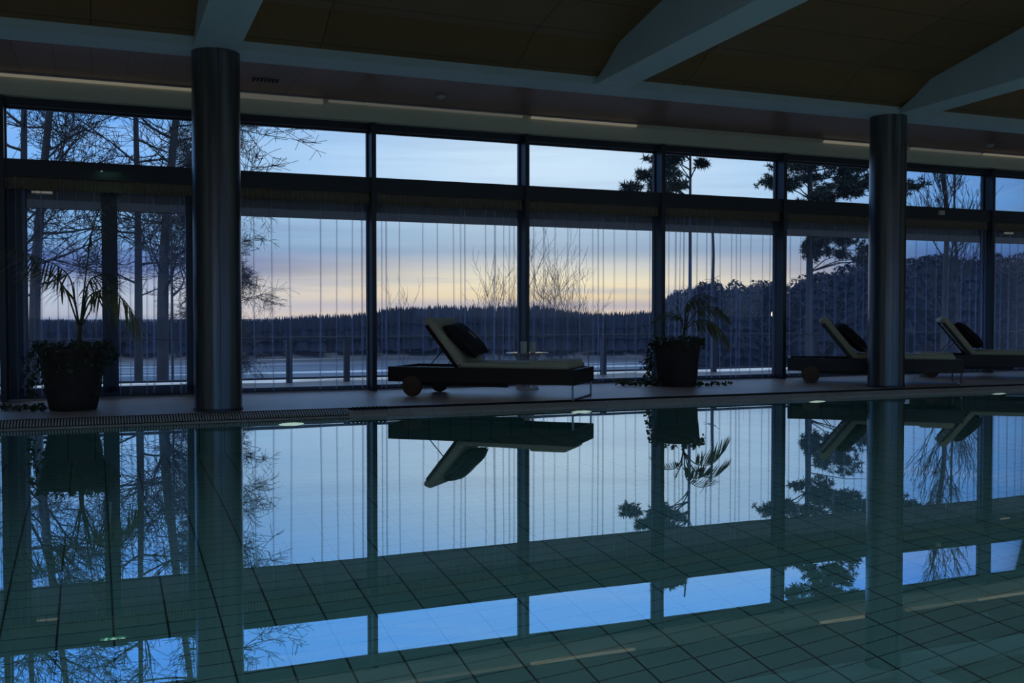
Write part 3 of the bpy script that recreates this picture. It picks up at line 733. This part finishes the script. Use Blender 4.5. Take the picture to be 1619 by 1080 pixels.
m = MB(); m.tube([g(175, 473, -.18), g(200, 460, -.18), g(222, 448, -.18)], [.006, .004, .002], 5); m.build('spear_leaf', M['palm'], t)
for i, (x1_, y1_, f1_) in enumerate(((112, 505, .05), (120, 485, -.02), (138, 500, .04), (150, 490, .08))):
    m = MB(); m.tube([g(127, 530), g((127+x1_)/2, 500, f1_), g(x1_, y1_-30, f1_)], [.007, .006, .004], 5); m.build('stalk', M['stem'], t)
rim = []
for k in range(16):
    a = 2*PI*k/16; ca, sa = math.cos(a), math.sin(a); rr_ = .33
    p0 = Vector((ca*rr_*.8, sa*rr_*.8, .62)); dl = .12+.25*((k*7) % 5)/5 + (.2 if ca*CR.x+sa*CR.y < -.3 else 0)
    rim.append(([p0, Vector((ca*rr_, sa*rr_, .63)), Vector((ca*(rr_+.05), sa*(rr_+.05), .62-dl*.5)), Vector((ca*(rr_+.03), sa*(rr_+.03), .62-dl))], 30, .035, .04))
rim.append(([rel(-.3, -.05, .6), rel(-.40, -.05, .5), rel(-.42, -.05, .3), rel(-.38, -.05, .12)], 60, .05, .042))
rim.append(([rel(.2, -.1, .6), rel(.31, -.1, .45), rel(.27, -.1, .2), rel(.24, -.1, .05)], 40, .03, .038))
ivy(t, 'trailing_ivy', rim, 11)
ivy(t, 'ivy_on_floor', [([rel(-.2, -.1, .03), rel(-.4, -.12, .02), rel(-.66, -.05, .02)], 90, .06, .045), ([rel(-.2, -.2, .03), rel(-.4, -.2, .02), rel(-.5, -.22, .02)], 30, .04, .04)], 12)
# right palm (about 123 px per metre)
q = at(1070, 612, z=DZ); c = Vector((q.x, q.y, DZ))+Vector((q.x, q.y, 0)).normalized()*.24
t = pot(c, .30, .245, .575, 'dark clay pot with a small palm right of the middle windows')
g = PP(1070, 613, 124)
m = MB(); m.tube([g(1080, 545), g(1081, 530), g(1082, 520)], [.022, .018, .014], 8); m.build('trunk', M['stem'], t, smooth=True)
frond(t, [g(1082, 525), g(1086, 495, .1), g(1090, 478, .1), g(1108, 466, .05), g(1132, 472, 0)], .42, .16, .40, 21, nleaf=22, width=.016)
frond(t, [g(1082, 525), g(1092, 505, -.05), g(1105, 490, -.1), g(1128, 488, -.15), g(1148, 506, -.2)], .40, .17, .45, 22, nleaf=26, width=.016)
frond(t, [g(1082, 525), g(1093, 512, -.1), g(1108, 507, -.2), g(1125, 515, -.3), g(1140, 535, -.35)], .30, .26, .45, 23, nleaf=26, width=.016)
frond(t, [g(1081, 525), g(1076, 508, .0), g(1064, 497, .0), g(1046, 498, 0), g(1029, 512, 0)], .30, .10, .5, 24, nleaf=26, width=.013)
frond(t, [g(1081, 525), g(1075, 505, -.1), g(1070, 492, -.1), g(1067, 486, -.1)], .5, .07, .3, 25, nleaf=14, width=.016)
frond(t, [g(1082, 525), g(1092, 500, .2), g(1098, 480, .3), g(1112, 476, .35), g(1130, 480, .4)], .5, .15, .4, 26, nleaf=24, width=.016)
rim = []
for k in range(14):
    a = 2*PI*k/14; ca, sa = math.cos(a), math.sin(a); rr_ = .30; dl = .06+.14*((k*5) % 4)/4
    rim.append(([Vector((ca*.22, sa*.22, .60)), Vector((ca*rr_, sa*rr_, .61)), Vector((ca*(rr_+.04), sa*(rr_+.04), .6-dl))], 22, .03, .042))
rim.append(([rel(-.25, -.05, .58), rel(-.33, -.05, .5), rel(-.36, -.05, .28), rel(-.38, -.05, .05)], 110, .055, .045))
rim.append(([rel(-.25, .05, .58), rel(-.32, .02, .4), rel(-.33, .0, .2), rel(-.33, -.05, .03)], 60, .05, .045))
ivy(t, 'trailing_ivy', rim, 31)
ivy(t, 'ivy_on_floor', [([rel(-.2, -.15, .04), rel(-.45, -.1, .03), rel(-.75, .0, .03)], 130, .07, .05)], 33)
ivy(t, 'ivy_on_floor', [([rel(.2, -.1, .03), rel(.4, -.05, .02), rel(.75, .1, .02)], 60, .05, .045)], 32)

# ------------------------------------------------------------------ outside: canopy, terrace, lake, shore
m = MB(); m.box(XL, XR, 12.10, 13.16, 2.24, 2.40); m.box(XL, XR, 13.06, 13.16, 2.24, 2.46)
tag(m.build('canopy', M['canopy']), 'flat grey outdoor canopy over the glass doors', 'canopy')
m = MB(); m.box(XL-20, XR+25, 12.09, 15.6, -.2, .0); struct(m.build('floor_terrace', M['boards']))
m = MB(); rs = random.Random(3); n = 160; x0_, x1_ = -25, 55
for j, (yo, zo) in enumerate(((0, .0), (.18, .025), (.5, .03), (.7, .0))):
    for k in range(n+1): m.v.append((x0_+(x1_-x0_)*k/n, 14.98+yo*.7+(rs.uniform(-.12, .12) if j in (0, 3) else 0), zo+(rs.uniform(-.008, .008) if j in (1, 2) else 0)))
for j in range(3):
    for k in range(n): m.f.append((j*(n+1)+k, j*(n+1)+k+1, (j+1)*(n+1)+k+1, (j+1)*(n+1)+k))
tag(m.build('snow_bank', M['snow']), 'thin line of old snow lying along the foot of the railing', 'snow', kind='stuff')
t = empty('terrace_railing', (0, 14.87, 0)); tag(t, 'low grey blue railing with square posts along the terrace outside', 'railing')
m = MB(); m.box(-25, 50, -.03, .03, .63, .668); m.build('top_rail', M['rail'], t)
m = MB(); m.box(-25, 50, -.02, .02, .05, .08); m.build('bottom_rail', M['rail'], t)
pm = None
for X in [2.63]+[3.48+2.15*k for k in range(-9, 18)]:
    if pm is None: m = MB(); m.box(-.042, .042, -.035, .035, 0, .63); po = m.build('post', M['rail'], t); pm = po
    else: po = pm.copy(); COL.objects.link(po)
    po.location = (X, 0, 0)
m = MB(); m.add([(-60, 15.6, -.25), (90, 15.6, -.25), (110, 36, -2.1), (-80, 36, -2.1), (130, 62, -10.2), (-100, 62, -10.2)], [(0, 1, 2, 3), (3, 2, 4, 5)]); struct(m.build('floor_bank', M['ground']))
m = MB(); m.add([(-900, 40, -10), (1300, 40, -10), (1300, 900, -10), (-900, 900, -10)], [(0, 1, 2, 3)])
tag(m.build('lake', M['ice']), 'frozen lake with pale streaks of ice beyond the railing', 'lake', kind='stuff')
# far shore: low ground rising behind the ice
m = MB(); n = 60; vs = []
for j, (d, z) in enumerate(((255, -10.1), (262, -8.5), (330, -4), (520, -1.5))):
    for k in range(n+1):
        a = math.radians(-60+150*k/n); vs.append((math.sin(a)*d, math.cos(a)*d, z))
for j in range(3):
    for k in range(n): m.f.append((j*(n+1)+k, j*(n+1)+k+1, (j+1)*(n+1)+k+1, (j+1)*(n+1)+k))
m.v = vs; struct(m.build('floor_far_shore', M['ground']))
# near land at the right, behind the palm
m = MB(); m.add([(34, 21, -.6), (120, 21, -.6), (260, 200, -2.5), (85, 110, -5), (60, 75, -4.6), (40, 40, -2.5)], [(0, 1, 2, 3, 4, 5)]); struct(m.build('floor_right_shore', M['ground']))

def tops(px):
    T = [(-200, 500), (380, 503), (480, 496), (560, 493), (620, 483), (700, 480), (780, 481), (860, 480), (900, 488), (960, 492), (1030, 488), (1060, 460), (1130, 443), (1180, 441),
         (1240, 440), (1300, 428), (1380, 408), (1440, 405), (1500, 400), (1560, 396), (1619, 400), (1900, 395)]
    for (a, b), (c, d) in zip(T[:-1], T[1:]):
        if a <= px <= c: return b+(d-b)*(px-a)/(c-a)
    return 400
# distant forest: crowns too many and too far to count
rf = random.Random(17); m = MB()
def conifer(m, x, y, z0, h, r, n=5, tiers=3, rr=rf):
    for i in range(tiers):
        za = z0+h*(.12+.26*i); zb = z0+h*min(1, .12+.26*i+.42+.06*(i == tiers-1)); ra = r*(1-.27*i)*rr.uniform(.8, 1.15)
        o = len(m.v); ph = rr.random()*6
        for k in range(n): m.v.append((x+ra*math.cos(ph+2*PI*k/n), y+ra*math.sin(ph+2*PI*k/n), za+rr.uniform(-.04, .04)*h))
        m.v.append((x, y, zb))
        for k in range(n): m.f.append((o+k, o+(k+1) % n, o+n))
for row in range(4):
    dist = 262+row*16; px = -2200
    while px < 1120:
        px += rf.uniform(1.6, 3.6)
        p_ = at(px, 495, 100.0); d = Vector((p_.x, p_.y, 0)).normalized(); dd = dist+rf.uniform(-5, 5)
        ty = tops(px)+rf.uniform(0, 6)+(rf.random() < .06)*-3
        zc = Vector((d.x*dd, d.y*dd, 0)).dot(Vector((math.sin(YAW), math.cos(YAW), 0)))
        top = 1+(496.5-ty)/1600*zc; z0 = -9.5+row*1.0
        conifer(m, d.x*dd, d.y*dd, z0, top-z0, (top-z0)*rf.uniform(.10, .17))
tag(m.build('distant_forest', M['spruce'], fix=False), 'dark band of distant forest along the far side of the lake', 'forest', kind='stuff')
# nearer spruces on the right shore, each its own tree
spr = []
for v_ in range(4):
    m = MB(); rr = random.Random(40+v_); tiers = 11
    for i in range(tiers):
        f = i/tiers; za = .10+.84*f; ra = (.19*(1-f)**.6+.016)*rr.uniform(.85, 1.15); n = 9; o = len(m.v); ph = rr.random()*6
        for k in range(n*2):
            q_ = ra*(1 if k % 2 == 0 else .55)*rr.uniform(.8, 1.2); m.v.append((q_*math.cos(ph+PI*k/n), q_*math.sin(ph+PI*k/n), za-(.02 if k % 2 == 0 else 0)+rr.uniform(-.008, .008)))
        m.v.append((rr.uniform(-.01, .01), 0, za+.24*(1-f*.80)))
        for k in range(n*2): m.f.append((o+k, o+(k+1) % (n*2), o+n*2))
    for k in range(900):
        f = rr.random()**1.2; z_ = .10+.88*f; ra = (.19*(1-f)**.6+.02)*rr.uniform(.75, 1.12); a = rr.random()*2*PI; q_ = Vector((ra*math.cos(a), ra*math.sin(a), z_))
        o = len(m.v); w_ = rr.uniform(.008, .016)
        for b_ in range(3): m.v.append(tuple(q_+Vector((rr.uniform(-1, 1), rr.uniform(-1, 1), rr.uniform(-1, 1)))*w_*1.5))
        m.f.append((o, o+1, o+2))
    spr.append(m)
tr = MB(); tr.tube([(0, 0, -.02), (0, 0, .97)], [.014, .003], 6)
protos = []
for m in spr:
    t = empty('spruce_tree'); m.build('foliage', M['spruce'], t, fix=False); tr.build('trunk', M['bark'], t); protos.append(t)
used = set(); px = 1046; i = 0; rr = random.Random(77)
while px < 1700:
    for row in range(2):
        dd = 75+row*22+rr.uniform(-5, 5)-max(0, px-1250)*.02
        pxx = px+rr.uniform(-5, 5)+row*4; p_ = at(pxx, 495, 100.0); d = Vector((p_.x, p_.y, 0)).normalized()
        zc = dd*(d.x*math.sin(YAW)+d.y*math.cos(YAW)); ty = tops(pxx)+rr.uniform(-6, 14)+row*2; top = 1+(496.5-ty)/1600*zc
        z0 = -5.2+max(0, px-1250)*.005; v_ = rr.randrange(4); t = protos[v_]
        if v_ in used: t = copy_tree(t)
        used.add(v_); h = top-z0; t.location = (d.x*dd, d.y*dd, z0); t.scale = (h*rr.uniform(1.0, 1.35),)*2+(h,); t.rotation_euler = (0, 0, rr.random()*6)
        tag(t, 'dark spruce in the near forest seen through the right hand windows', 'tree', 'spruces of the near forest on the right')
        i += 1
    px += rr.uniform(7, 12)
for k, t in enumerate(protos):
    if k not in used:
        for c_ in kids(t): bpy.data.objects.remove(c_)
        bpy.data.objects.remove(t)

# ------------------------------------------------------------------ bare trees and pines
def grow(tw, br, p0, d, ln, r, lvl, rr, maxl, up=.05, droop=0.0, spread=.7, seg=5, tw_n=4, minr=.003):
    pts = [p0]; c = p0.copy(); dd = d.copy()
    for i in range(seg):
        dd = (dd+Vector((rr.uniform(-1, 1), rr.uniform(-1, 1), rr.uniform(-1, 1)))*.16+Vector((0, 0, up-droop*(lvl >= 2)))).normalized()
        c = c+dd*(ln/seg); pts.append(c.copy())
    rads = [max(minr, r*(1-.8*i/seg)) for i in range(seg+1)]
    (tw if lvl >= maxl-1 else br).tube(pts, rads, 3 if lvl >= 2 else 5, cap=False)
    if lvl >= maxl: return
    n = tw_n+(1 if lvl else 2)
    for k in range(n):
        i = rr.randint(1, seg); q_ = pts[i]; a = (pts[i]-pts[i-1]).normalized()
        s_ = Vector((rr.uniform(-1, 1), rr.uniform(-1, 1), rr.uniform(-.6, .8))).normalized()
        nd = (a*(1-spread*.5)+s_*spread).normalized()
        grow(tw, br, q_, nd, ln*rr.uniform(.45, .7), r*.5, lvl+1, rr, maxl, up, droop, spread, max(3, seg-1), tw_n, minr)
def bare_tree(name, pts, rad, lab, seed, nb, bl, z_lo, maxl=4, droop=0, up=.05, tw_n=4, group=None, spread=.7, br_r=.05, minr=.006, bias=None):
    """pts: trunk path; nb boughs from height z_lo upwards"""
    rr = random.Random(seed); base = pts[0]; t = empty(name, base); tag(t, lab, 'tree', group)
    pa = [p_-base for p_ in bez(pts, 8)]; n = len(pa)
    m = MB(); m.tube(pa, [rad*(1-.55*i/(n-1)) for i in range(n)], 10); m.build('trunk', M['bark'], t, smooth=True)
    tw, br = MB(), MB()
    for k in range(nb):
        h = z_lo+(pa[-1].z-z_lo)*(k+rr.random())/nb; i = min(range(n), key=lambda j: abs(pa[j].z-h)); a = rr.random()*2*PI
        d = Vector((math.cos(a), math.sin(a), rr.uniform(-.1, .6)))
        if bias: d += bias
        grow(tw, br, pa[i], d.normalized(), bl*rr.uniform(.6, 1.15), br_r*rr.uniform(.6, 1.1), 1, rr, maxl, up, droop, spread, 5, tw_n, minr)
    if br.v: br.build('boughs', M['bark'], t, fix=False)
    tw.build('twigs', M['twig'], t, fix=False); return t
def tp(px, py, dy): return at(px, py, dy)
Yt = 24
bare_tree('bare_tree', [Vector((tp(52, 500, Yt).x, Yt, -.8)), tp(56, 450, Yt), tp(63, 340, Yt), tp(76, 200, Yt), tp(96, 20, Yt)], .13, 'leaning bare tree left of the palm, second trunk from the left', 3, 16, 1.9, 2.0, group='tall bare trees outside the left bay', tw_n=4, br_r=.034, minr=.0055, droop=.03)
bare_tree('bare_tree', [Vector((tp(218, 500, Yt).x, Yt, -.8)), tp(219, 450, Yt), tp(218, 340, Yt), tp(215, 200, Yt), tp(212, 20, Yt)], .10, 'straight bare trunk in the middle of the left bay right of the palm', 4, 16, 1.8, 2.0, group='tall bare trees outside the left bay', tw_n=4, br_r=.034, minr=.0055, droop=.03)
bare_tree('bare_tree', [Vector((tp(256, 500, 22).x, 22, -.8)), tp(258, 450, 22), tp(264, 340, 22), tp(277, 200, 22), tp(298, 20, 22)], .13, 'leaning bare tree just left of the left column', 5, 16, 1.7, 2.0, group='tall bare trees outside the left bay', tw_n=4, br_r=.034, minr=.0055, droop=.03)
bare_tree('bare_tree', [Vector((tp(36, 500, 21).x, 21, -.8)), tp(37, 450, 21), tp(37, 340, 21), tp(38, 200, 21), tp(37, 20, 21)], .095, 'straight bare trunk at the left edge of the left bay', 6, 14, 1.7, 2.6, group='tall bare trees outside the left bay', tw_n=4, br_r=.034, minr=.0055, droop=.03)
bare_tree('bare_tree', [Vector((tp(272, 500, 27).x, 27, -.8)), tp(272, 450, 27), tp(271, 340, 27), tp(270, 200, 27)], .035, 'thin dark sapling beside the trunk left of the left column', 7, 6, 1.6, 2.0, maxl=3, group='tall bare trees outside the left bay')
bare_tree('birch_tree', [Vector((tp(335, 500, 30).x, 30, -1.5)), tp(338, 400, 30), tp(340, 300, 30), tp(345, 180, 30)], .12, 'drooping twiggy tree whose crown shows right of the left column', 8, 50, 1.25, 1.2, droop=.14, tw_n=6, spread=.8, br_r=.03, minr=.0045, bias=Vector((.2, 0, 0)))
# leafless bushes by the glow, and a small one by the post
def bush(px, Y, h, w, n, lab, seed):
    rr = random.Random(seed); b = at(px, 497, Y); z0 = -4 if Y > 50 else -1; t = empty('bare_bush', (b.x, Y, z0)); tag(t, lab, 'bush', 'leafless bushes against the sunset')
    tw, br = MB(), MB()
    for k in range(n):
        a = rr.random()*2*PI; s_ = rr.random()*w
        grow(tw, br, Vector((math.cos(a)*s_*.3, math.sin(a)*s_*.3, 0)), Vector((math.cos(a)*s_*.45, math.sin(a)*s_*.45, 1)).normalized(), (h-z0)*rr.uniform(.55, .85), .035, 0, rr, 3, .10, 0, .5, 6, 3, .008)
    br.build('stems', M['bark'], t, fix=False); tw.build('twigs', M['twig'], t, fix=False)
bush(785, 60, 4.2, 1.0, 4, 'leafless bush left of the post behind the side table', 51)
bush(885, 60, 3.6, 1.3, 6, 'wide leafless bush standing over the yellow glow', 52)
bush(640, 70, 1.6, .3, 1, 'small leafless tree behind the backrest of the long lounger', 53)
bush(932, 62, 2.2, .5, 2, 'low leafless bush right of the yellow glow', 54)
# bare tree at the right
bare_tree('bare_tree', [Vector((tp(1492, 500, 34).x, 34, -2)), tp(1495, 440, 34), tp(1497, 340, 34), tp(1490, 260, 34), tp(1485, 180, 34)], .14, 'bare tree with rising boughs right of the right column', 9, 26, 2.2, 2.6, up=.16, maxl=4, tw_n=3, spread=.40, br_r=.04, minr=.008, bias=Vector((0, 0, .9)))
bare_tree('bare_tree', [Vector((tp(1515, 500, 36).x, 36, -2)), tp(1513, 440, 36), tp(1509, 340, 36), tp(1510, 260, 36), tp(1514, 200, 36)], .07, 'slimmer bare tree close behind the one right of the right column', 10, 14, 1.8, 2.6, up=.16, maxl=3, tw_n=3, spread=.40, br_r=.03, minr=.008, bias=Vector((0, 0, .9)))
def pine(pts, rad, lab, seed, clumps, name='pine_tree'):
    """clumps: (px, py, radius m) foliage pads, each on its own bough"""
    rr = random.Random(seed); base = pts[0]; Y = base.y; t = empty(name, base); tag(t, lab, 'tree', 'pines outside the right windows')
    pa = [p_-base for p_ in bez(pts, 6)]; n = len(pa)
    m = MB(); m.tube(pa, [rad*(1-.6*i/(n-1)) for i in range(n)], 9); m.build('trunk', M['bark'], t, smooth=True)
    br, fo = MB(), MB()
    for px, py, R in clumps:
        c = at(px, py, Y)+Vector((0, rr.uniform(-1.0, 1.0), 0))-base
        i = min(range(n), key=lambda j: abs(pa[j].z-(c.z-.35))); s_ = pa[i]
        mid = s_.lerp(c, .5)+Vector((0, 0, .12)); br.tube([s_, mid, c], [.022, .015, .006], 4, cap=False)
        for b in range(int(14+R*34)):
            o = Vector((rr.gauss(0, 1), rr.gauss(0, 1), rr.gauss(0, .5)))*R*.58; e = c+o
            br.tube([c.lerp(e, .1), e], [.006, .003], 3, cap=False)
            for k in range(26):
                v = Vector((rr.gauss(0, 1), rr.gauss(0, 1), rr.gauss(.35, .8))).normalized(); q_ = e+v*.03; L_ = rr.uniform(.10, .19); w_ = v.cross(Vector((rr.random(), rr.random(), rr.random()))).normalized()*.016
                o_ = len(fo.v); fo.v += [tuple(q_-w_), tuple(q_+w_), tuple(q_+v*L_)]; fo.f.append((o_, o_+1, o_+2))
    br.build('boughs', M['bark'], t, fix=False); fo.build('needles', M['needle'], t, fix=False)
YP = 26
rp = random.Random(8)
cl = [(1300, 262, .5), (1265, 265, .4), (1248, 285, .35), (1225, 262, .28), (1219, 290, .3), (1335, 272, .5), (1362, 280, .4), (1372, 302, .35), (1340, 300, .5), (1320, 318, .4), (1290, 305, .3), (1268, 318, .3),
      (1362, 350, .5), (1380, 335, .4), (1400, 300, .5), (1420, 310, .4), (1330, 380, .45), (1352, 375, .4), (1310, 395, .35), (1275, 385, .3), (1268, 395, .25), (1372, 395, .35), (1340, 410, .3),
      (1290, 225, .5), (1320, 215, .5), (1350, 235, .4), (1260, 235, .4), (1300, 185, .5), (1335, 180, .4), (1270, 195, .35), (1310, 150, .5), (1280, 160, .4), (1340, 150, .3), (1305, 115, .4), (1290, 130, .3), (1325, 130, .3)]
for k in range(16): cl.append((rp.uniform(1245, 1385), rp.uniform(240, 325), rp.uniform(.16, .3)))
for k in range(8): cl.append((rp.uniform(1250, 1400), rp.uniform(365, 420), rp.uniform(.14, .26)))
for k in range(10): cl.append((rp.uniform(1255, 1345), rp.uniform(150, 240), rp.uniform(.16, .3)))
pine([Vector((tp(1280, 500, YP).x, YP, -1.5)), tp(1280, 430, YP), tp(1281, 330, YP), tp(1282, 240, YP), tp(1300, 110, YP)], .125, 'big pine with spreading pads left of the right column', 61, cl)
cl = [(1025, 292, .28), (1015, 298, .22), (1040, 280, .22), (1030, 275, .2), (1048, 300, .25), (1065, 290, .25), (1072, 272, .2), (1058, 255, .22), (1068, 245, .2), (1040, 262, .18), (1065, 300, .22), (1078, 250, .18),
      (1060, 225, .25), (1045, 235, .2), (1075, 215, .22), (1062, 200, .25), (1048, 205, .2), (1070, 185, .2), (1060, 170, .2), (1050, 185, .15), (1095, 240, .15), (1100, 260, .12), (1102, 225, .15)]
YQ = 24
pine([Vector((tp(1091, 500, YQ).x, YQ, -1.5)), tp(1091, 430, YQ), tp(1091, 330, YQ), tp(1091, 240, YQ), tp(1086, 160, YQ)], .055, 'slender pine with a straight bare trunk right of the third post', 62, cl)
m = MB(); b = Vector((tp(1127, 500, 23).x, 23, -.6))
bare_tree('bare_tree', [b, tp(1127, 450, 23), tp(1128, 400, 23), tp(1126, 355, 23), tp(1124, 350, 23)], .05, 'short straight bare stem behind the curtain right of the slender pine', 71, 2, .5, 2.2, maxl=2, br_r=.02)
# garden lamp
q = at(1222, 497, 30); t = empty('garden_lamp', (q.x, 30, q.z-1.6)); tag(t, 'small warm lit lamp outside left of the fourth post', 'lamp')
m = MB(); m.tube([(0, 0, -1), (0, 0, 1.5)], .03, 8); m.build('pole', M['bark'], t)
m = MB(); m.lathe([(.03, 1.52), (.055, 1.56), (.06, 1.60), (.055, 1.64), (.03, 1.68)], 14); m.build('globe', M['lamp'], t, smooth=True)
